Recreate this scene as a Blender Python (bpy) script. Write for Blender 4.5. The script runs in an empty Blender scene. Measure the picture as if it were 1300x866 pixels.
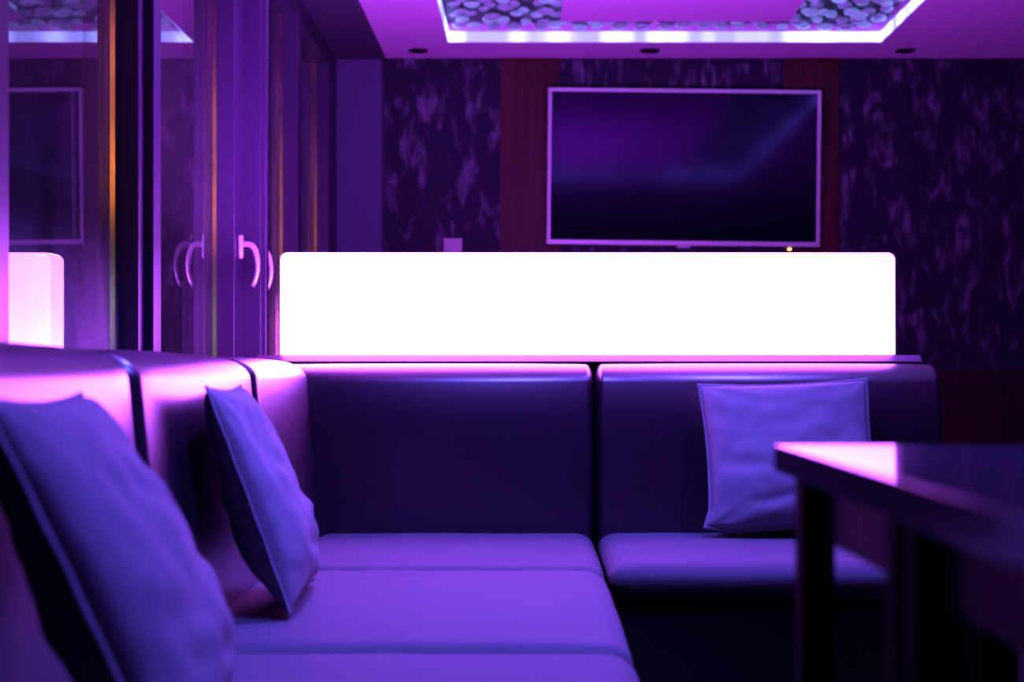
import bpy, bmesh, math, random
from mathutils import Vector, Matrix, noise
R = random.Random(7)
S = bpy.context.scene
COL = S.collection
PI = math.pi

# ------------------------------------------------------------------ helpers
def tag(o, label=None, cat=None, group=None, kind=None):
    if label: o['label'] = label
    if cat: o['category'] = cat
    if group: o['group'] = group
    if kind: o['kind'] = kind
    return o

def empty(name, loc=(0, 0, 0)):
    e = bpy.data.objects.new(name, None)
    e.empty_display_size = .1
    e.location = loc
    COL.objects.link(e)
    return e

def obj(name, bm, mat, parent=None, smooth=True, angle=None):
    """link a bmesh given in world coordinates as one object (relative to its parents' places)"""
    off = Vector((0, 0, 0))
    p = parent
    while p is not None:
        off += p.location
        p = p.parent
    bmesh.ops.recalc_face_normals(bm, faces=bm.faces)
    if off.length > 0:
        bmesh.ops.translate(bm, verts=bm.verts, vec=-off)
    me = bpy.data.meshes.new(name)
    bm.to_mesh(me); bm.free()
    for f in me.polygons: f.use_smooth = smooth
    if angle is not None:
        try: me.set_sharp_from_angle(angle=math.radians(angle))
        except Exception: pass
    me.materials.append(mat)
    o = bpy.data.objects.new(name, me)
    COL.objects.link(o)
    if parent: o.parent = parent
    return o

def box(bm, x0, x1, y0, y1, z0, z1, bev=0.0, seg=2):
    b = bmesh.new()
    bmesh.ops.create_cube(b, size=1)
    for v in b.verts:
        v.co = Vector(((x0+x1)/2 + v.co.x*(x1-x0), (y0+y1)/2 + v.co.y*(y1-y0), (z0+z1)/2 + v.co.z*(z1-z0)))
    if bev > 0:
        bmesh.ops.bevel(b, geom=b.edges[:], offset=bev, segments=seg, profile=.5, affect='EDGES')
    me = bpy.data.meshes.new('t'); b.to_mesh(me); b.free()
    bm.from_mesh(me); bpy.data.meshes.remove(me)
    return bm

def B(*a, **k):
    return box(bmesh.new(), *a, **k)

def rbox(c, size, rad, bulge=(0, 0, 0), m=6, k=10):
    """soft box: own radius per axis, faces that belly outwards"""
    bm = bmesh.new()
    h = [s/2 for s in size]
    ax = []
    for i in range(3):
        r, hh = rad[i], h[i]
        core = hh - r
        p = [-(core + r*math.tan(PI/4*(1-j/m))) for j in range(m)]
        p += [-core + 2*core*j/k for j in range(k+1)]
        p += [core + r*math.tan(PI/4*(j+1)/m) for j in range(m)]
        ax.append(p)
    cache = {}
    def vert(p):
        key = tuple(round(q, 6) for q in p)
        if key in cache: return cache[key]
        q = [max(-(h[i]-rad[i]), min(h[i]-rad[i], p[i])) for i in range(3)]
        v = Vector([(p[i]-q[i])/rad[i] for i in range(3)])
        v.normalize()
        w = [q[i] + rad[i]*v[i] for i in range(3)]
        o = w[:]
        for i in range(3):
            if bulge[i]:
                f = 1.0
                for j in range(3):
                    if j != i: f *= max(0, 1-abs(w[j]/h[j])**2.4)
                t = w[i]/h[i]
                o[i] += bulge[i]*f*(1 if t > 0 else -1)*abs(t)**2
        cache[key] = bm.verts.new([o[i]+c[i] for i in range(3)])
        return cache[key]
    for i in range(3):
        a, b = [j for j in range(3) if j != i]
        for s in (-1, 1):
            for u in range(len(ax[a])-1):
                for w in range(len(ax[b])-1):
                    q = []
                    for du, dw in ((0, 0), (1, 0), (1, 1), (0, 1)):
                        p = [0, 0, 0]
                        p[i] = s*h[i]; p[a] = ax[a][u+du]; p[b] = ax[b][w+dw]
                        q.append(vert(p))
                    try: bm.faces.new(q)
                    except ValueError: pass
    return bm

def tube(bm, pts, rad, n=12, flat=1.0, caps=True):
    pts = [Vector(p) for p in pts]
    if not hasattr(rad, '__len__'): rad = [rad]*len(pts)
    t0 = (pts[1]-pts[0]).normalized()
    up = Vector((0, 1, 0)) if abs(t0.y) < .9 else Vector((0, 0, 1))
    rings = []
    for i, p in enumerate(pts):
        t = (pts[min(i+1, len(pts)-1)] - pts[max(i-1, 0)]).normalized()
        a = t.cross(up).normalized(); b = a.cross(t).normalized()
        rings.append([bm.verts.new(p + rad[i]*(math.cos(2*PI*j/n)*a*flat + math.sin(2*PI*j/n)*b)) for j in range(n)])
    for r0, r1 in zip(rings, rings[1:]):
        for j in range(n):
            bm.faces.new((r0[j], r0[(j+1) % n], r1[(j+1) % n], r1[j]))
    if caps:
        bm.faces.new(rings[0][::-1]); bm.faces.new(rings[-1])
    return bm

def lathe(bm, prof, c, n=32):
    rings = []
    for r, z in prof:
        rings.append([bm.verts.new((c[0]+r*math.cos(2*PI*j/n), c[1]+r*math.sin(2*PI*j/n), c[2]+z)) for j in range(n)])
    for r0, r1 in zip(rings, rings[1:]):
        for j in range(n):
            bm.faces.new((r0[j], r0[(j+1) % n], r1[(j+1) % n], r1[j]))
    bm.faces.new(rings[0]); bm.faces.new(rings[-1])
    return bm

# ------------------------------------------------------------------ materials
def mat(name, col, rough=.5, metal=0, spec=.5, coat=0, bump=None, emis=None, mottle=None, sheen=0, coat_rough=.1):
    m = bpy.data.materials.new(name); m.use_nodes = True
    nt = m.node_tree; b = nt.nodes['Principled BSDF']
    b.inputs['Base Color'].default_value = (*col, 1)
    b.inputs['Roughness'].default_value = rough
    b.inputs['Metallic'].default_value = metal
    b.inputs['Specular IOR Level'].default_value = spec
    b.inputs['Coat Weight'].default_value = coat
    b.inputs['Coat Roughness'].default_value = coat_rough
    b.inputs['Sheen Weight'].default_value = sheen
    tc = nt.nodes.new('ShaderNodeTexCoord')
    if bump:                                   # (scale, strength, distance)
        nz = nt.nodes.new('ShaderNodeTexNoise'); nz.inputs['Scale'].default_value = bump[0]
        nz.inputs['Detail'].default_value = 4
        bp = nt.nodes.new('ShaderNodeBump'); bp.inputs['Strength'].default_value = bump[1]
        bp.inputs['Distance'].default_value = bump[2]
        nt.links.new(tc.outputs['Object'], nz.inputs['Vector'])
        nt.links.new(nz.outputs['Fac'], bp.inputs['Height'])
        nt.links.new(bp.outputs['Normal'], b.inputs['Normal'])
    if mottle:                                 # (scale vec, other colour, lo, hi)
        mp = nt.nodes.new('ShaderNodeMapping'); mp.inputs['Scale'].default_value = mottle[0]
        nz = nt.nodes.new('ShaderNodeTexNoise'); nz.inputs['Scale'].default_value = 1
        nz.inputs['Detail'].default_value = 5
        cr = nt.nodes.new('ShaderNodeValToRGB')
        cr.color_ramp.elements[0].position = mottle[2]; cr.color_ramp.elements[1].position = mottle[3]
        cr.color_ramp.elements[0].color = (*col, 1); cr.color_ramp.elements[1].color = (*mottle[1], 1)
        nt.links.new(tc.outputs['Object'], mp.inputs['Vector'])
        nt.links.new(mp.outputs['Vector'], nz.inputs['Vector'])
        nt.links.new(nz.outputs['Fac'], cr.inputs['Fac'])
        nt.links.new(cr.outputs['Color'], b.inputs['Base Color'])
    if emis:
        b.inputs['Emission Color'].default_value = (*emis[0], 1)
        b.inputs['Emission Strength'].default_value = emis[1]
    return m

M = {}
M['leather'] = mat('plum_leather', (.018, .007, .016), .34, spec=.35, coat=.95, coat_rough=.31, bump=(260, .12, .002))
M['seat'] = mat('seat_fabric', (.10, .10, .105), .8, spec=.1, bump=(420, .18, .002), sheen=0)
M['base'] = mat('sofa_base_cloth', (.015, .013, .016), .8, bump=(300, .2, .002))
M['linen'] = mat('pillow_linen', (.21, .20, .21), .9, spec=.15, bump=(520, .25, .0015), sheen=0)
M['ceiling'] = mat('ceiling_paint', (.82, .45, .80), .9, spec=.1, bump=(90, .05, .002))
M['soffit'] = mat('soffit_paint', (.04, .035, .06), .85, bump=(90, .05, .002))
M['plaster'] = mat('pillar_plaster', (.07, .06, .13), .85, bump=(80, .06, .002))
M['roomwall'] = mat('dark_wall_paint', (.015, .013, .018), .9, bump=(80, .06, .002))
M['frame'] = mat('window_frame_grey', (.026, .013, .046), .42, bump=(150, .03, .001))
M['darkframe'] = mat('window_gasket_black', (.012, .012, .014), .6)
M['spacer'] = mat('gold_spacer_bar', (.95, .72, .35), .12, metal=1.0, bump=(900, .08, .001))
M['handle'] = mat('brushed_alloy', (.82, .78, .80), .32, metal=.55)
M['wood'] = mat('red_wood_panel', (.035, .008, .006), .5, mottle=((26, 26, 1.6), (.085, .016, .022), .35, .75), bump=(120, .05, .001), spec=.2)
M['wainscot'] = mat('dark_red_wood', (.010, .003, .003), .5, mottle=((20, 20, 1.5), (.02, .006, .005), .35, .75))
M['tabletop'] = mat('dark_table_lacquer', (.035, .026, .040), .12, spec=.5, mottle=((3, 40, 3), (.055, .042, .060), .3, .8))
M['tableleg'] = mat('black_table_wood', (.004, .003, .004), .8, spec=.02, bump=(140, .05, .001))
M['apron'] = mat('dark_apron_wood', (.010, .006, .010), .7, spec=.08, bump=(140, .05, .001))
M['tvframe'] = mat('silver_tv_frame', (.60, .56, .62), .38, metal=.3)
M['screen'] = mat('tv_glass', (.003, .002, .007), .10, spec=.55)
M['screen'].node_tree.nodes['Principled BSDF'].inputs['Specular Tint'].default_value = (.55, .28, 1, 1)
M['black'] = mat('black_plastic', (.012, .012, .013), .5)
M['white'] = mat('white_plastic', (.45, .43, .45), .45)
M['orange_led'] = mat('orange_led', (.9, .4, .1), .4, emis=((1, .42, .12), 6))
M['cable'] = mat('grey_cable', (.10, .09, .11), .5)
M['floor'] = mat('dark_floor_boards', (.02, .014, .012), .5, mottle=((2, 18, 1), (.04, .026, .02), .3, .8))
M['led'] = mat('cove_led_diffuser', (.30, .28, .34), .5)
M['bead'] = mat('pebble_glass', (.34, .38, .46), .25, spec=.6, emis=((.22, .34, 1), .16))
def pebble_glow():
    m = M['bead']; nt = m.node_tree; b = nt.nodes['Principled BSDF']; N = nt.nodes; L = nt.links
    ge = N.new('ShaderNodeNewGeometry'); mr = N.new('ShaderNodeMapRange')
    mr.inputs['From Min'].default_value = .25; mr.inputs['From Max'].default_value = 1
    mr.inputs['To Min'].default_value = .02; mr.inputs['To Max'].default_value = .85
    L.new(ge.outputs['Random Per Island'], mr.inputs['Value']); L.new(mr.outputs['Result'], b.inputs['Emission Strength'])
pebble_glow()
M['backing'] = mat('pebble_backing', (.05, .02, .07), .5)
M['shelf'] = mat('divider_board', (.11, .06, .105), .4, bump=(120, .04, .001))

# wallpaper: dark flock ground with ragged lighter upright patches
def wallpaper():
    m = bpy.data.materials.new('flock_wallpaper'); m.use_nodes = True
    nt = m.node_tree; b = nt.nodes['Principled BSDF']; N = nt.nodes; L = nt.links
    tc = N.new('ShaderNodeTexCoord')
    def nz(scale, detail, dist):
        mp = N.new('ShaderNodeMapping'); mp.inputs['Scale'].default_value = scale
        t = N.new('ShaderNodeTexNoise'); t.inputs['Scale'].default_value = 1
        t.inputs['Detail'].default_value = detail; t.inputs['Distortion'].default_value = dist
        L.new(tc.outputs['Object'], mp.inputs['Vector']); L.new(mp.outputs['Vector'], t.inputs['Vector'])
        return t.outputs['Fac']
    def ramp(sock, lo, hi):
        r = N.new('ShaderNodeMapRange'); r.inputs['From Min'].default_value = lo; r.inputs['From Max'].default_value = hi
        r.clamp = True
        L.new(sock, r.inputs['Value']); return r.outputs['Result']
    def mul(a, c):
        x = N.new('ShaderNodeMath'); x.operation = 'MULTIPLY'
        L.new(a, x.inputs[0]); L.new(c, x.inputs[1]); return x.outputs[0]
    big = ramp(nz((13, 13, 5.5), 3, .6), .50, .66)
    fine = ramp(nz((30, 30, 9), 5, .8), .36, .62)
    f = mul(big, fine)
    mx = N.new('ShaderNodeMix'); mx.data_type = 'RGBA'
    mx.inputs['A'].default_value = (.011, .006, .026, 1); mx.inputs['B'].default_value = (.13, .10, .17, 1)
    L.new(f, mx.inputs['Factor']); L.new(mx.outputs['Result'], b.inputs['Base Color'])
    b.inputs['Roughness'].default_value = .7
    b.inputs['Specular IOR Level'].default_value = .25
    return m
M['paper'] = wallpaper()

def glass(name, dmin, dmax, low=None):
    """thin clear pane: see-through with the true grazing reflection, and a film of dust streaks; low thickens it downwards as painted glow"""
    m = bpy.data.materials.new(name); m.use_nodes = True
    nt = m.node_tree; N = nt.nodes; L = nt.links
    N.remove(N['Principled BSDF']); out = N['Material Output']
    tr = N.new('ShaderNodeBsdfTransparent'); tr.inputs['Color'].default_value = (.93, .92, .95, 1)
    gl = N.new('ShaderNodeBsdfGlossy'); gl.inputs['Roughness'].default_value = 0; gl.inputs['Color'].default_value = (1, 1, 1, 1)
    fr = N.new('ShaderNodeFresnel'); fr.inputs['IOR'].default_value = 1.75
    g = N.new('ShaderNodeMixShader')
    ge = N.new('ShaderNodeNewGeometry')            # the mirror image comes from the outer skin of each pane only
    bf = N.new('ShaderNodeMath'); bf.operation = 'SUBTRACT'; bf.inputs[0].default_value = 1
    L.new(ge.outputs['Backfacing'], bf.inputs[1])
    fm = N.new('ShaderNodeMath'); fm.operation = 'MULTIPLY'
    L.new(fr.outputs['Fac'], fm.inputs[0]); L.new(bf.outputs[0], fm.inputs[1])
    L.new(fm.outputs[0], g.inputs['Fac']); L.new(tr.outputs['BSDF'], g.inputs[1]); L.new(gl.outputs['BSDF'], g.inputs[2])
    d = N.new('ShaderNodeBsdfDiffuse'); d.inputs['Color'].default_value = (.55, .5, .55, 1)
    tc = N.new('ShaderNodeTexCoord'); mp = N.new('ShaderNodeMapping'); mp.inputs['Scale'].default_value = (7, 5, 1.2)
    nz = N.new('ShaderNodeTexNoise'); nz.inputs['Scale'].default_value = 1; nz.inputs['Detail'].default_value = 6
    nz.inputs['Distortion'].default_value = .7
    mr = N.new('ShaderNodeMapRange'); mr.inputs['From Min'].default_value = .38; mr.inputs['From Max'].default_value = .66
    mr.inputs['To Min'].default_value = dmin; mr.inputs['To Max'].default_value = dmax
    L.new(tc.outputs['Object'], mp.inputs['Vector']); L.new(mp.outputs['Vector'], nz.inputs['Vector'])
    L.new(nz.outputs['Fac'], mr.inputs['Value'])
    fac = mr.outputs['Result']
    if low:
        sp = N.new('ShaderNodeSeparateXYZ'); L.new(tc.outputs['Object'], sp.inputs['Vector'])
        lz = N.new('ShaderNodeMapRange'); lz.interpolation_type = 'SMOOTHSTEP'
        lz.inputs['From Min'].default_value = low[0]; lz.inputs['From Max'].default_value = low[1]
        lz.inputs['To Min'].default_value = 1; lz.inputs['To Max'].default_value = low[2]
        L.new(sp.outputs['Z'], lz.inputs['Value'])
        ml = N.new('ShaderNodeMath'); ml.operation = 'MULTIPLY'
        L.new(fac, ml.inputs[0]); L.new(lz.outputs['Result'], ml.inputs[1]); fac = ml.outputs[0]
    mx = N.new('ShaderNodeMixShader')
    L.new(fac, mx.inputs['Fac']); L.new(g.outputs['Shader'], mx.inputs[1]); L.new(d.outputs['BSDF'], mx.inputs[2])
    L.new(mx.outputs['Shader'], out.inputs['Surface'])
    return m
M['glass'] = glass('window_glass', .004, .012)
M['dusty_glow'] = glass('dusty_glow_glass', .12, .40, (.55, 1.02, .05))  # dust streaks, denser towards the bottom to paint in the lamp's glow

def lightbox_mat(x0, x1, z0, z1):
    """edge-fed acrylic lamp: LED strip in the foot, fading upwards and along the strip"""
    m = bpy.data.materials.new('lit_acrylic'); m.use_nodes = True
    nt = m.node_tree; N = nt.nodes; L = nt.links
    b = N['Principled BSDF']
    b.inputs['Base Color'].default_value = (.5, .45, .5, 1)
    b.inputs['Roughness'].default_value = .4
    tc = N.new('ShaderNodeTexCoord'); sp = N.new('ShaderNodeSeparateXYZ')
    L.new(tc.outputs['Object'], sp.inputs['Vector'])
    mx = N.new('ShaderNodeMapRange'); mx.inputs['From Min'].default_value = x0; mx.inputs['From Max'].default_value = x1
    mx.inputs['To Min'].default_value = 1.0; mx.inputs['To Max'].default_value = LB_RIGHT
    L.new(sp.outputs['X'], mx.inputs['Value'])
    mz = N.new('ShaderNodeMapRange'); mz.inputs['From Min'].default_value = z0; mz.inputs['From Max'].default_value = z1
    mz.inputs['To Min'].default_value = 0; mz.inputs['To Max'].default_value = 1
    L.new(sp.outputs['Z'], mz.inputs['Value'])
    cr = N.new('ShaderNodeFloatCurve')
    c = cr.mapping.curves[0]
    c.points[0].location = (0, 1); c.points[1].location = (1, LB_TOP)
    c.points.new(.22, .80); c.points.new(.5, LB_TOP*1.35); cr.mapping.update()
    L.new(mz.outputs['Result'], cr.inputs['Value'])
    mu = N.new('ShaderNodeMath'); mu.operation = 'MULTIPLY'
    L.new(mx.outputs['Result'], mu.inputs[0]); L.new(cr.outputs['Value'], mu.inputs[1])
    m2 = N.new('ShaderNodeMath'); m2.operation = 'MULTIPLY'; m2.inputs[1].default_value = LB
    L.new(mu.outputs[0], m2.inputs[0])
    # extra emission added on the acrylic's upper edge to brighten the ceiling
    ge = N.new('ShaderNodeNewGeometry'); sn = N.new('ShaderNodeSeparateXYZ'); L.new(ge.outputs['Normal'], sn.inputs['Vector'])
    ed = N.new('ShaderNodeMapRange'); ed.inputs['From Min'].default_value = .8; ed.inputs['From Max'].default_value = .98
    ed.inputs['To Min'].default_value = 0; ed.inputs['To Max'].default_value = 1
    ex = N.new('ShaderNodeMapRange'); ex.inputs['From Min'].default_value = x0; ex.inputs['From Max'].default_value = x1
    ex.inputs['To Min'].default_value = LB_EDGE[0]; ex.inputs['To Max'].default_value = LB_EDGE[1]
    L.new(sp.outputs['X'], ex.inputs['Value'])
    em = N.new('ShaderNodeMix'); em.data_type = 'FLOAT'; em.inputs['A'].default_value = 1
    L.new(ed.outputs['Result'], em.inputs['Factor']); L.new(ex.outputs['Result'], em.inputs['B'])
    L.new(sn.outputs['Z'], ed.inputs['Value'])
    m3 = N.new('ShaderNodeMath'); m3.operation = 'MULTIPLY'
    L.new(m2.outputs[0], m3.inputs[0]); L.new(em.outputs['Result'], m3.inputs[1]); m2 = m3
    b.inputs['Emission Color'].default_value = (*LB_COL, 1)
    L.new(m2.outputs[0], b.inputs['Emission Strength'])
    return m
LB, LB_RIGHT, LB_TOP, LB_COL, LB_EDGE = 62, .38, .45, (.49, .078, 1.0), (20.5, 1.3)
LED_COL, LED = (.24, .27, 1.0), 3.2
SPOT_COL, SPOT = (.12, .085, 1.0), 420

def led_mat():
    m = M['led']; nt = m.node_tree; b = nt.nodes['Principled BSDF']; N = nt.nodes; L = nt.links
    tc = N.new('ShaderNodeTexCoord'); mp = N.new('ShaderNodeMapping'); mp.inputs['Scale'].default_value = (5, 5, .01)
    nz = N.new('ShaderNodeTexNoise'); nz.inputs['Scale'].default_value = 1; nz.inputs['Detail'].default_value = 1
    mr = N.new('ShaderNodeMapRange'); mr.inputs['From Min'].default_value = .4; mr.inputs['From Max'].default_value = .66
    mr.inputs['To Min'].default_value = LED*.55; mr.inputs['To Max'].default_value = LED*2.2
    L.new(tc.outputs['Object'], mp.inputs['Vector']); L.new(mp.outputs['Vector'], nz.inputs['Vector'])
    L.new(nz.outputs['Fac'], mr.inputs['Value']); L.new(mr.outputs['Result'], b.inputs['Emission Strength'])
    b.inputs['Emission Color'].default_value = (*LED_COL, 1)
led_mat()

# ------------------------------------------------------------------ camera
EYE = .904
cam = bpy.data.cameras.new('camera'); cam.lens = 50; cam.sensor_width = 36
cam.shift_x = -30/1300; cam.shift_y = 45/1300
cam.dof.use_dof = True; cam.dof.focus_distance = 4.0; cam.dof.aperture_fstop = 3.0
co = bpy.data.objects.new('camera', cam); co.location = (0, 0, EYE); co.rotation_euler = (PI/2, 0, 0)
COL.objects.link(co); S.camera = co

# ------------------------------------------------------------------ room shell
CZ = 2.538           # ceiling
WY = 7.30            # back wall
def struct(name, bm, m, parent=None, smooth=False):
    o = obj(name, bm, m, parent, smooth=smooth)
    if parent is None: o['kind'] = 'structure'
    return o
struct('floor', B(-1.3, 4.2, -3.6, 7.5, -.1, 0), M['floor'])
struct('wall_back', B(-1.3, 4.2, WY, WY+.12, 0, 2.8), M['paper'])
struct('wall_right', B(4.0, 4.15, -3.6, WY, 0, 2.8), M['roomwall'])
struct('wall_rear', B(-1.3, 4.2, -3.75, -3.6, 0, 2.8), M['roomwall'])
# left wall: solid strip under the glazing and the part nearer than the glazing
bm = bmesh.new(); box(bm, -1.3, -1.17, -3.6, 7.30, 0, .30); box(bm, -1.3, -1.10, -3.6, 2.40, .30, 2.50)
struct('wall_left', bm, M['roomwall'])
struct('wall_pillar', B(-1.3, -.775, 7.16, WY, 0, 2.50), M['plaster'])
# ceiling with the rectangular recess
RX0, RX1, RY0, RY1 = -.428, 1.690, 2.70, 6.956
bm = bmesh.new()
box(bm, -.768, RX0, -3.6, WY, CZ, CZ+.3); box(bm, RX1, 4.0, -3.6, WY, CZ, CZ+.3)
box(bm, RX0, RX1, RY1, WY, CZ, CZ+.3); box(bm, RX0, RX1, -3.6, RY0, CZ, CZ+.3)
box(bm, RX0, RX1, RY0, RY1, CZ+.14, CZ+.3)
struct('ceiling', bm, M['ceiling'])
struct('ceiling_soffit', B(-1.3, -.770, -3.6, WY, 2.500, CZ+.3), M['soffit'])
# wood panels beside the television, dark dado on the right
struct('trim_1', B(-.182, .121, WY-.014, WY-.001, 0, CZ-.002, bev=.002), M['wood'])
struct('trim_2', B(1.274, 1.557, WY-.014, WY-.001, 0, CZ-.002, bev=.002), M['wood'])
struct('trim_3', B(1.60, 3.98, WY-.03, WY-.001, 0, .94, bev=.003), M['wainscot'])

# ------------------------------------------------------------------ glazed left side
def lever_handle(win, xf, y, ztop):
    """window handle: rosette plate on the frame with a curved lever hanging from it"""
    hz = ztop
    pl = obj('handle', rbox((xf+.009, y, hz-.035), (.018, .030, .082), (.006, .012, .010), m=3, k=3), M['handle'], win)
    zc = hz - .026
    prof = [(.015, 0), (.030, 0), (.042, -.002), (.051, -.009), (.058, -.022), (.063, -.042), (.0655, -.065), (.065, -.088), (.061, -.110), (.055, -.128), (.048, -.142)]
    pts = [(xf+a_, y, zc+b_) for a_, b_ in prof]
    rad = [.0105, .0105, .0105, .0105, .0102, .0098, .0094, .009, .0086, .0082, .007]
    obj('lever', tube(bmesh.new(), pts, rad, n=12), M['handle'], pl)
    return pl

def window(n, xg, y0, y1, frame_boxes, z0=.30, z1=2.42, spacer_far=True, near=True):
    w = empty('window_%d' % n, (xg, (y0+y1)/2, z0)); w['kind'] = 'structure'
    bm = bmesh.new()
    for fb in frame_boxes: box(bm, *fb, bev=.003)
    obj('frame', bm, M['frame'], w, smooth=True, angle=14)
    obj('pane', B(xg-.004, xg, y0, y1, z0+.06, z1-.0), M['dusty_glow' if n == 1 else 'glass'], w, smooth=False)
    obj('pane', B(xg-.024, xg-.020, y0, y1, z0+.06, z1-.0), M['glass'], w, smooth=False)
    bm = bmesh.new()
    box(bm, xg-.019, xg-.005, y1-.014, y1-.002, z0+.06, z1)
    box(bm, xg-.019, xg-.005, y0+.002, y0+.014, z0+.06, z1)
    obj('spacer', bm, M['spacer'], w, smooth=False)
    return w
ZB, ZT = .30, 2.50
# fixed light nearest the camera
w1 = window(1, -1.116, 2.84, 3.805, [(-1.17, -1.05, 2.42, 2.838, ZB, ZT), (-1.17, -1.05, 2.838, 3.81, ZB, ZB+.06), (-1.17, -1.05, 2.838, 3.81, 2.42, ZT)])
bm = bmesh.new(); box(bm, -1.17, -1.0645, 3.812, 3.866, ZB, ZT, bev=.002); box(bm, -1.17, -1.0388, 3.868, 3.946, ZB, ZT, bev=.003)
obj('mullion', bm, M['frame'], w1, smooth=True, angle=14)
# door leaf with the handle
w2 = window(2, -1.05, 3.95, 4.716, [(-1.12, -.999, 4.718, 4.866, ZB, 2.42), (-1.12, -1.03, 3.95, 4.718, ZB, ZB+.06), (-1.12, -.999, 3.95, 4.866, 2.42, ZT)])
lever_handle(w2, -.999, 4.775, EYE+.4705)
w3 = window(3, -1.05, 5.06, 5.945, [(-1.12, -.999, 4.945, 5.058, ZB, 2.42), (-1.12, -1.0, 5.058, 5.945, ZB, ZB+.06),
            (-1.12, -.9955, 5.947, 6.045, ZB, ZT), (-1.12, -.999, 4.945, 5.945, 2.42, ZT)])
lever_handle(w3, -.999, 5.02, EYE+.4705)
bm = bmesh.new(); box(bm, -1.12, -.940, 4.868, 4.888, ZB, ZT, bev=.003); box(bm, -1.12, -.924, 4.889, 4.925, ZB, ZT, bev=.005)
obj('mullion', bm, M['frame'], w3, smooth=True, angle=14)
w4 = window(4, -1.05, 6.05, 6.87, [(-1.12, -1.0, 6.05, 6.87, ZB, ZB+.06), (-1.12, -1.0, 6.872, 7.155, ZB, ZT), (-1.12, -.997, 6.05, 6.872, 2.42, ZT)])

# ------------------------------------------------------------------ ceiling light with pebbles
cl = empty('ceiling_light', ((RX0+RX1)/2, (RY0+RY1)/2, CZ+.03))
tag(cl, 'large rectangular recessed ceiling light filled with pale glowing pebbles around a flat panel', 'ceiling light')
bm = bmesh.new(); t = .006
box(bm, RX0+.001, RX1-.001, RY1-t, RY1-.001, CZ+.002, CZ+.052); box(bm, RX0+.001, RX1-.001, RY0+.001, RY0+t, CZ+.002, CZ+.052)
box(bm, RX0+.001, RX0+t, RY0+t, RY1-t, CZ+.002, CZ+.052); box(bm, RX1-t, RX1-.001, RY0+t, RY1-t, CZ+.002, CZ+.052)
obj('led_strip', bm, M['led'], cl, smooth=False)
obj('backing', B(RX0+.001, RX1-.001, RY0+.001, RY1-.001, CZ+.095, CZ+.138), M['backing'], cl, smooth=False)
PX0, PX1, PY0, PY1 = .116, 1.170, RY0+.41, 6.545
obj('centre_panel', B(PX0, PX1, PY0, PY1, CZ-.002, CZ+.022, bev=.003), M['ceiling'], cl, smooth=False)
bm = bmesh.new(); e = .03
box(bm, PX0+e, PX1-e, PY1-e-.012, PY1-e, CZ+.024, CZ+.060); box(bm, PX0+e, PX0+e+.012, PY0+e, PY1-e-.013, CZ+.024, CZ+.060)
box(bm, PX1-e-.012, PX1-e, PY0+e, PY1-e-.013, CZ+.024, CZ+.060); box(bm, PX0+e+.013, PX1-e-.013, PY0+e, PY0+e+.012, CZ+.024, CZ+.060)
obj('inner_led_strip', bm, M['led'], cl, smooth=False)
def pebble_bm(seed):
    r = random.Random(seed); bm = bmesh.new()
    bmesh.ops.create_uvsphere(bm, u_segments=14, v_segments=8, radius=1)
    ph = r.random()*6
    for v in bm.verts:
        a = math.atan2(v.co.y, v.co.x)
        k = 1 + .10*math.sin(2*a+ph) + .06*math.sin(3*a+ph*2)
        v.co = Vector((v.co.x*k*.034, v.co.y*k*.034, v.co.z*.016))
    return bm
spots = []
ny = int((RY1-RY0-.12)/.098)
for j in range(ny):
    y = RY1-.065-j*.098
    nx = 21
    for i in range(nx):
        x = RX0+.062+i*(RX1-RX0-.124)/(nx-1) + (.025 if j % 2 else -.025)
        x += R.uniform(-.018, .018); yy = y+R.uniform(-.018, .018)
        x = min(max(x, RX0+.055), RX1-.055); yy = min(max(yy, RY0+.055), RY1-.055)
        if PX0-.02 < x < PX1+.02 and PY0 < yy < PY1-.0: continue
        spots.append((x, yy, R.uniform(.82, 1.15), R.uniform(0, 6.28), CZ+R.uniform(.058, .078)))
spots.sort(key=lambda s: -s[1])
protos = []
for i in range(5):
    o = obj('pebble', pebble_bm(i), M['bead'], None)
    protos.append(o.data); bpy.data.objects.remove(o)
for i, s in enumerate(spots[:100]):
    o = bpy.data.objects.new('pebble', protos[i % 5]); COL.objects.link(o); o.parent = cl
    o.location = Vector((s[0], s[1], s[4])) - cl.location; o.scale = (s[2],)*3; o.rotation_euler = (0, 0, s[3])
bm = bmesh.new()
for i, s in enumerate(spots[100:]):
    k = len(bm.verts); bm.from_mesh(protos[i % 5]); bm.verts.ensure_lookup_table()
    mtx = Matrix.Translation((s[0], s[1], s[4])) @ Matrix.Rotation(s[3], 4, 'Z') @ Matrix.Scale(s[2], 4)
    for v in bm.verts[k:]: v.co = mtx @ v.co
tag(obj('pebble_bed', bm, M['bead'], cl), kind='stuff')

# three downlights, switched off
DL = [(-.588, 'unlit round downlight in the ceiling strip nearest the window pillar'),
      (.572, 'unlit round downlight in the ceiling strip above the television'),
      (1.850, 'unlit round downlight in the ceiling strip above the dark right wallpaper')]
dl0 = None
for x, lab in DL:
    if dl0 is None:
        d = empty('downlight', (x, 7.12, CZ)); dl0 = d
        obj('trim_ring', lathe(bmesh.new(), [(.050, -.001), (.0505, -.005), (.044, -.008), (.036, -.006), (.035, -.001)], (x, 7.12, CZ)), M['black'], d)
        obj('lamp_lens', lathe(bmesh.new(), [(.034, -.0035), (.02, -.0045), (.004, -.005)], (x, 7.12, CZ), 24), M['darkframe'], d)
        parts = list(d.children)
    else:
        d = dl0.copy(); COL.objects.link(d); d.location = (x, 7.12, CZ)
        for p in parts:
            c = p.copy(); COL.objects.link(c); c.parent = d
    tag(d, lab, 'downlight', 'downlights along the back wall')

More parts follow.
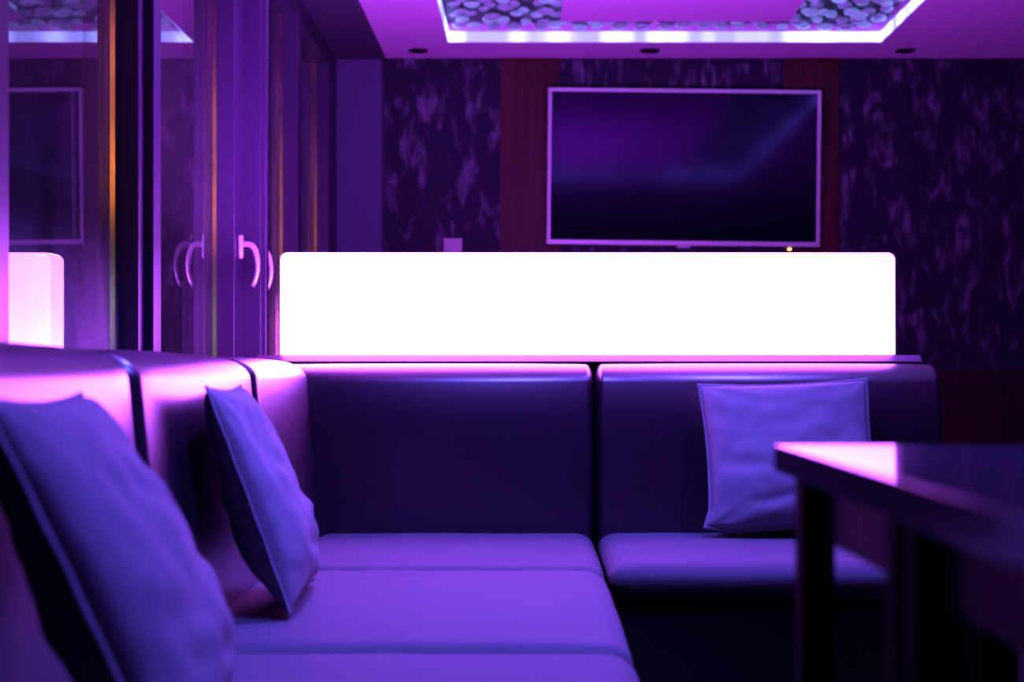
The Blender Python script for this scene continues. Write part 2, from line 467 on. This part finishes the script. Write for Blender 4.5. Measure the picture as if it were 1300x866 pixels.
# ------------------------------------------------------------------ television
tv = empty('television', (.752, 7.24, 1.976))
tag(tv, 'wide flat television with a silver frame and dark screen, hung on the back wall', 'television')
W, H = 1.384, .794
cx, cz, yf = .752, EYE+(478-212.2)*7.20/1805, 7.20
tv.location = (cx, yf+.02, cz)
x0, x1, z0, z1 = cx-W/2, cx+W/2, cz-H/2, cz+H/2
b_ = .019
bm = bmesh.new()
box(bm, x0, x0+b_, yf, yf+.045, z0, z1, bev=.003); box(bm, x1-b_, x1, yf, yf+.045, z0, z1, bev=.003)
box(bm, x0+b_, x1-b_, yf, yf+.045, z1-b_, z1, bev=.003); box(bm, x0+b_, x1-b_, yf, yf+.045, z0, z0+.024, bev=.003)
obj('bezel', bm, M['tvframe'], tv, angle=14)
obj('screen', B(x0+b_+.0005, x1-b_-.0005, yf+.006, yf+.03, z0+.0245, z1-b_-.0005), M['screen'], tv, smooth=False)
obj('back_cover', B(x0+.04, x1-.04, yf+.046, yf+.082, z0+.05, z1-.05, bev=.01), M['black'], tv, angle=14)
obj('wall_mount', B(cx-.20, cx+.20, yf+.083, WY-.0015, cz-.15, cz+.15, bev=.004), M['black'], tv, angle=14)
obj('emblem_tab', B(cx-.035, cx+.035, yf+.004, yf+.03, z0-.012, z0-.0005, bev=.003), M['tvframe'], tv, angle=14)
s = obj('sensor_housing', B(cx+.50, cx+.63, yf+.006, yf+.03, z0-.014, z0-.0005, bev=.003), M['black'], tv, angle=14)
lx = (1003.5-680)*yf/1805
obj('standby_light', lathe(bmesh.new(), [(.002, -.006), (.008, -.0045), (.010, 0), (.008, .0045), (.002, .006)], (lx, yf+.004, z0-.013), 14), M['orange_led'], s)
pts = [(x1-.02+.045*math.sin(a)*1.0, yf+.06, EYE+(478-230)*7.25/1805+.052*math.cos(a)) for a in [i*PI/14 for i in range(15)]]
tag(obj('cable', tube(bmesh.new(), pts, .006, n=8), M['cable'], tv), 'grey cable loop')
tv.rotation_euler = (0, math.radians(.62), 0)

wb = empty('wall_box', ((575-680)*7.28/1805, 7.28, 1.55))
tag(wb, 'small square white switch box on the patterned wallpaper just above the glowing lamp', 'switch')
wx = wb.location.x
obj('housing', B(wx-.047, wx+.047, 7.262, 7.299, 1.515, 1.610, bev=.004), M['white'], wb, angle=14)
obj('rocker', B(wx-.032, wx+.032, 7.257, 7.2615, 1.530, 1.595, bev=.002), M['white'], wb, angle=14)

# ------------------------------------------------------------------ divider and light box behind the sofa
dv = empty('room_divider', (.16, 4.42, 0))
tag(dv, 'low dark room divider with a slim top board behind the sofa, carrying the glowing lamp', 'divider')
obj('panel', B(-.80, 1.12, 4.375, 4.50, 0, .945, bev=.004), M['base'], dv, angle=14)
bm = bmesh.new(); rows = []
for x, ins in ((-.847, .02), (-.840, .006), (-.825, 0), (1.143, 0), (1.158, .006), (1.165, .02)):
    rows.append([bm.verts.new((x, y, z)) for y, z in ((4.262+ins, .9465), (4.260+ins, .9490), (4.284+ins, .9665), (4.288+ins, .9680), (4.57-ins, .9680), (4.57-ins, .9465))])
for q, t_ in zip(rows, rows[1:]):
    for j in range(6): bm.faces.new((q[j], q[(j+1) % 6], t_[(j+1) % 6], t_[j]))
bm.faces.new(rows[0]); bm.faces.new(rows[-1])
obj('top_board', bm, M['shelf'], dv, angle=20)
LX0, LX1, LZ0, LZ1 = -.773, 1.088, .984, 1.279
LY = 4.30
lb = empty('light_box', ((LX0+LX1)/2, LY+.05, .9685))
tag(lb, 'long low white glowing light box standing on the divider behind the sofa', 'lamp')
# body: upright slab with rounded top corners
def slab(x0, x1, y0, y1, z0, z1, r, f=.004):
    bm = bmesh.new()
    out = [(x0, z0)]
    for i in range(9):
        a = PI - i*PI/16; out.append((x0+r+r*math.cos(a), z1-r+r*math.sin(a)))
    for i in range(9):
        a = PI/2 - i*PI/16; out.append((x1-r+r*math.cos(a), z1-r+r*math.sin(a)))
    out.append((x1, z0))
    rows = []
    mx_, mz_ = (x0+x1)/2, (z0+z1)/2
    for y, k in ((y0, f), (y0+f, 0), (y1-f, 0), (y1, f)):
        rows.append([bm.verts.new((x+(k if x < mx_ else -k), y, z+(k if z < mz_ else -k))) for x, z in out])
    n = len(out)
    for a, b in zip(rows, rows[1:]):
        for j in range(n): bm.faces.new((a[j], a[(j+1) % n], b[(j+1) % n], b[j]))
    bm.faces.new(rows[0]); bm.faces.new(rows[-1])
    return bm
hz = lb.location.z
M['lit'] = lightbox_mat(LX0-lb.location.x, LX1-lb.location.x, LZ0-hz, LZ1-hz)
obj('diffuser', slab(LX0, LX1, LY, LY+.10, .9705, LZ1, .022), M['lit'], lb, angle=35)
obj('foot_rail', B(LX0+.01, LX1-.01, LY+.01, LY+.09, .9686, .9702), M['handle'], lb, smooth=False)

# ------------------------------------------------------------------ sofa
SZ = .452            # seat height
def shear_back(bm, axis, sign, k=.11, z0=.45):
    for v in bm.verts:
        v.co[axis] += sign*k*max(0, v.co.z-z0)
    return bm
def seat_wrinkle(bm, seed, amp, cx, cy):
    for v in bm.verts:
        if v.co.z > SZ-.06:
            p = Vector((v.co.x*3+seed, v.co.y*3, 0))
            v.co.z += amp*(noise.noise(p)+.5*noise.noise(p*2.3))
    return bm
def seat(bmn, x0, x1, y0, y1, par, seed):
    bm = rbox(((x0+x1)/2, (y0+y1)/2, SZ-.045), (x1-x0, y1-y0, .09), (.055, .055, .042), (.002, .002, .006), m=7, k=28)
    seat_wrinkle(bm, seed, .003, 0, 0)
    if seed == 2:      # a few creases where someone sat
        for v in bm.verts:
            if v.co.z > SZ-.03:
                for (ax, ay, dx, dy, a) in ((-.28, 3.26, .10, -.05, .007), (-.38, 3.22, .06, -.06, .006)):
                    u = ((v.co.x-ax)*dx+(v.co.y-ay)*dy)/math.hypot(dx, dy); w = (-(v.co.x-ax)*dy+(v.co.y-ay)*dx)/math.hypot(dx, dy)
                    v.co.z += a*math.exp(-(u/.10)**2)*(math.exp(-(w/.018)**2)-.8*math.exp(-((w-.03)/.02)**2))
    return obj('seat_cushion', bm, M['seat'], par)
def back_far(x0, x1, par):
    bm = rbox(((x0+x1)/2, 4.205, .653), (x1-x0, .175, .576), (.024, .07, .055), (.0, .012, .002), m=8, k=12)
    shear_back(bm, 1, 1, .05)
    for v in bm.verts:                 # the front rolls back towards the top
        v.co.y += .032*(max(0, v.co.z-.74)/.20)**2
    return obj('back_cushion', bm, M['leather'], par)
def back_left(y0, y1, par):
    bm = rbox((-.715, (y0+y1)/2, .656), (.185, y1-y0, .587), (.088, .04, .052), (.010, .0, .004), m=8, k=12)
    shear_back(bm, 0, -1, .095)
    return obj('back_cushion', bm, M['leather'], par)
def base(x0, x1, y0, y1, par):
    bm = B(x0, x1, y0, y1, .07, .358, bev=.012, seg=3)
    obj('base', bm, M['base'], par, angle=14)
    for sx in (x0+.06, x1-.06):
        for sy in (y0+.06, y1-.06):
            obj('foot', lathe(bmesh.new(), [(.018, 0), (.022, .01), (.026, .069)], (sx, sy, 0), 14), M['tableleg'], par)
XF = .166
m1 = empty('sofa_unit', (-.3, 1.86, 0)); tag(m1, 'sofa unit nearest the camera, its seat carrying the big blurred pillow', 'sofa', 'units of the corner sofa')
m2 = empty('sofa_unit', (-.3, 2.86, 0)); tag(m2, 'middle sofa unit under the window, its creased seat carrying the upright pillow', 'sofa', 'units of the corner sofa')
m3 = empty('sofa_unit', (-.24, 3.8, 0)); tag(m3, 'corner sofa unit with backs on two sides and an empty seat', 'sofa', 'units of the corner sofa')
m4 = empty('sofa_unit', (.69, 3.8, 0)); tag(m4, 'sofa unit ending the row behind the table, with the square pillow on it', 'sofa', 'units of the corner sofa')
g = .003
seat(0, -.640, XF, 1.36+g, 2.36-g, m1, 1); back_left(1.36+g, 2.36-g, m1); base(-.82, XF-.03, 1.36+g, 2.36-g, m1)
seat(0, -.640, XF, 2.36+g, 3.355-g, m2, 2); back_left(2.36+g, 3.355-g, m2); base(-.82, XF-.03, 2.36+g, 3.355-g, m2)
seat(0, -.640, XF, 3.355+g, 4.150, m3, 3); back_left(3.355+g, 4.165, m3); back_far(-.74, .171, m3); base(-.82, XF, 3.355+g, 4.30, m3)
seat(0, .180, 1.205, 3.42, 4.150, m4, 4); back_far(.175, 1.193, m4); base(.185, 1.18, 3.47, 4.30, m4)

# ------------------------------------------------------------------ pillows
def pillow(name, label, w, h, T, c, ex, ez, seed, group, ear=False):
    """c: middle of the pillow, ex: along its width, ez: up its height"""
    ex = Vector(ex).normalized(); ez = Vector(ez).normalized()
    ez = (ez - ex*ez.dot(ex)).normalized(); en = ex.cross(ez)     # en: back side; front is -en
    c = Vector(c)
    n = 44; r = random.Random(seed)
    so = Vector((seed*7.3, seed*3.1, 0))
    def outline(u, v):
        x = w/2*u*(1 - .055*(1-v*v)*abs(u)**3); z = h/2*v*(1 - .05*(1-u*u)*abs(v)**3)
        if ear and u < -.7 and v < -.7:                           # bottom corner folded outward
            k = (-.7-u)/.3*(-.7-v)/.3
            x -= .012*k; z += .02*k
        return x, z
    def P(u, v, side):
        x, z = outline(u, v)
        b = max(0, (1-u**2)*(1-v**2))**.42
        t = T/2*b*(1.0 - .22*v*(1-v*v)*1.5)
        q = Vector((u*1.7, v*1.7, 0)) + so
        edge = b
        wr = .012*noise.noise(q) + .008*noise.noise(q*2.6) + .003*noise.noise(q*5)
        # radiating gathers at the corners and soft cross folds
        cr = 0
        for cu, cv in ((-1, -1), (1, -1), (-1, 1), (1, 1)):
            du, dv = u-cu, v-cv; d = math.hypot(du, dv)
            a = math.atan2(dv*cv, du*cu)
            cr += math.exp(-(d/.55)**2)*math.sin(a*9+seed)*.0045
        fold = .009*math.exp(-((v+.30+.18*u-.12*math.sin(seed))/.09)**2)*math.exp(-((u+.45)/.5)**2)
        fold += .008*math.exp(-((v+.62-.12*u)/.07)**2)*math.exp(-((u+.1)/.6)**2)
        t += (wr + cr - fold)*edge**.8
        y = t if side > 0 else -t
        return c + ex*x + ez*z + en*y
    bm = bmesh.new(); G = {}
    us = [math.sin(PI/2*(-1+2*i/n))*.5 + .5*(-1+2*i/n) for i in range(n+1)]
    for s_ in (-1, 1):
        for i in range(n+1):
            for j in range(n+1):
                rim = i in (0, n) or j in (0, n)
                if rim and s_ == 1: G[s_, i, j] = G[-1, i, j]
                else: G[s_, i, j] = bm.verts.new(P(us[i], us[j], s_))
        for i in range(n):
            for j in range(n):
                bm.faces.new((G[s_, i, j], G[s_, i+1, j], G[s_, i+1, j+1], G[s_, i, j+1]))
    root = empty(name, c - ez*(h/2)); tag(root, label, 'pillow', group)
    obj('cover', bm, M['linen'], root)
    # sewn flange all round
    bm = bmesh.new(); ring = []
    path = [(us[i], -1) for i in range(n)] + [(1, us[j]) for j in range(n)] + [(us[n-i], 1) for i in range(n)] + [(-1, us[n-j]) for j in range(n)]
    for u, v in path:
        x, z = outline(u, v)
        o_ = Vector((x, z)); d = Vector((u if abs(u) == 1 else u**9, v if abs(v) == 1 else v**9)); 
        fl = .008
        wv = .0008*math.sin(14*(u+v)+seed)
        a = c + ex*(x-d.x*.006) + ez*(z-d.y*.006); b2 = c + ex*(x+d.x*fl) + ez*(z+d.y*fl) + en*wv
        ring.append((bm.verts.new(a-en*.003), bm.verts.new(b2-en*.0016), bm.verts.new(b2+en*.0016), bm.verts.new(a+en*.003)))
    k = len(ring)
    for i in range(k):
        a, b2 = ring[i], ring[(i+1) % k]
        for j in range(4): bm.faces.new((a[j], b2[j], b2[(j+1) % 4], a[(j+1) % 4]))
    obj('seam_flange', bm, M['linen'], root)
    return root
PG = 'linen pillows on the corner sofa'
# leaning on the left backs, seen edge-on: front side faces +x.  width along -y.. so that ex x ez points to the back (-x)
pillow('throw_pillow', 'pale linen pillow leaning on the left backrest, nearest the camera and out of focus', .45, .45, .165,
       (-.496, 1.70, .673), (.09, -1, 0), (-.19, 0, .41), 1, PG)
pillow('throw_pillow', 'pale linen pillow leaning edge-on against the middle left backrest', .44, .435, .135,
       (-.541, 2.83, .676), (.06, -1, 0), (-.155, 0, .42), 2, PG)
pillow('throw_pillow', 'pale square linen pillow leaning on the far backrest behind the dark table', .475, .435, .15,
       (.715, 4.005, .682), (1, -.02, .035), (-.02, .17, .44), 3, PG, ear=True)

# ------------------------------------------------------------------ table
tb = empty('dining_table', (.80, 1.30, 0))
tag(tb, 'dark glossy table with black legs standing in front of the sofa', 'table')
TX0, TX1, TY0, TY1, TZ = .2686, 1.12, .40, 1.60, .8269
obj('tabletop', B(TX0, TX1, TY0, TY1, TZ-.029, TZ, bev=.0003, seg=3), M['tabletop'], tb, angle=10)
bm = bmesh.new()
box(bm, TX0+.040, TX0+.056, TY0+.05, TY1-.05, .730, TZ-.0295); box(bm, TX1-.063, TX1-.045, TY0+.05, TY1-.05, .730, TZ-.0295)
box(bm, TX0+.064, TX1-.064, TY1-.068, TY1-.05, .730, TZ-.0295); box(bm, TX0+.064, TX1-.064, TY0+.05, TY0+.068, .730, TZ-.0295)
obj('apron', bm, M['apron'], tb, smooth=False)
for lx, ly in ((TX0+.018, TY1-.07), (TX1-.064, TY1-.07), (TX0+.022, TY0+.03), (TX1-.064, TY0+.03)):
    obj('leg', B(lx, lx+.036, ly, ly+.040, 0, TZ-.0295, bev=.0008), M['tableleg'], tb, angle=14)
for ly in (1.15, 1.09):
    obj('centre_post', B(TX0+.022, TX0+.042, ly, ly+.030, 0, TZ-.0295, bev=.0008), M['tableleg'], tb, angle=14)
obj('centre_panel', B(TX0+.045, TX0+.070, 1.00, 1.16, .0, .729, bev=.003), M['tableleg'], tb, angle=14)

# ------------------------------------------------------------------ unseen blue spots added above the sofa to light seats and pillows
def spot(x, y, tx, ty, e, size=95):
    l = bpy.data.lights.new('sofa_fill_spot', 'SPOT'); l.energy = e; l.color = SPOT_COL
    l.spot_size = math.radians(size); l.spot_blend = .8; l.shadow_soft_size = .06
    o = bpy.data.objects.new('sofa_fill_spot', l); o.location = (x, y, CZ-.03)
    d = Vector((tx, ty, .45)) - o.location
    o.rotation_euler = d.to_track_quat('-Z', 'Y').to_euler(); COL.objects.link(o)
spot(-.05, 3.15, -.1, 3.1, SPOT); spot(.80, 3.68, .80, 3.78, SPOT*.6); spot(.60, 1.90, -.25, 1.75, SPOT*.85)

# unseen warm and green lights added outside to make the spacer bars glint
for z, p, c in ((2.62, 4.0, (1, .30, .05)), (2.05, 6.5, (1, .33, .06)), (1.22, 2.0, (.6, 1, .2))):
    l = bpy.data.lights.new('glint_light', 'POINT'); l.energy = p; l.color = c; l.shadow_soft_size = .14
    o = bpy.data.objects.new('glint_light', l); o.location = (-2.28, -.15, z); COL.objects.link(o)

# ------------------------------------------------------------------ night outside
w = bpy.data.worlds.new('night'); S.world = w; w.use_nodes = True
w.node_tree.nodes['Background'].inputs['Color'].default_value = (.002, .0015, .006, 1)
w.node_tree.nodes['Background'].inputs['Strength'].default_value = 1

S.view_settings.view_transform = 'Standard'
S.view_settings.look = 'None'
S.view_settings.exposure = 0
S.view_settings.gamma = 1
S.view_settings.use_curve_mapping = False
try:
    S.cycles.use_denoising = True
    S.cycles.max_bounces = 8
    S.cycles.transparent_max_bounces = 24
    S.cycles.caustics_reflective = False
    S.cycles.caustics_refractive = False
except Exception: pass
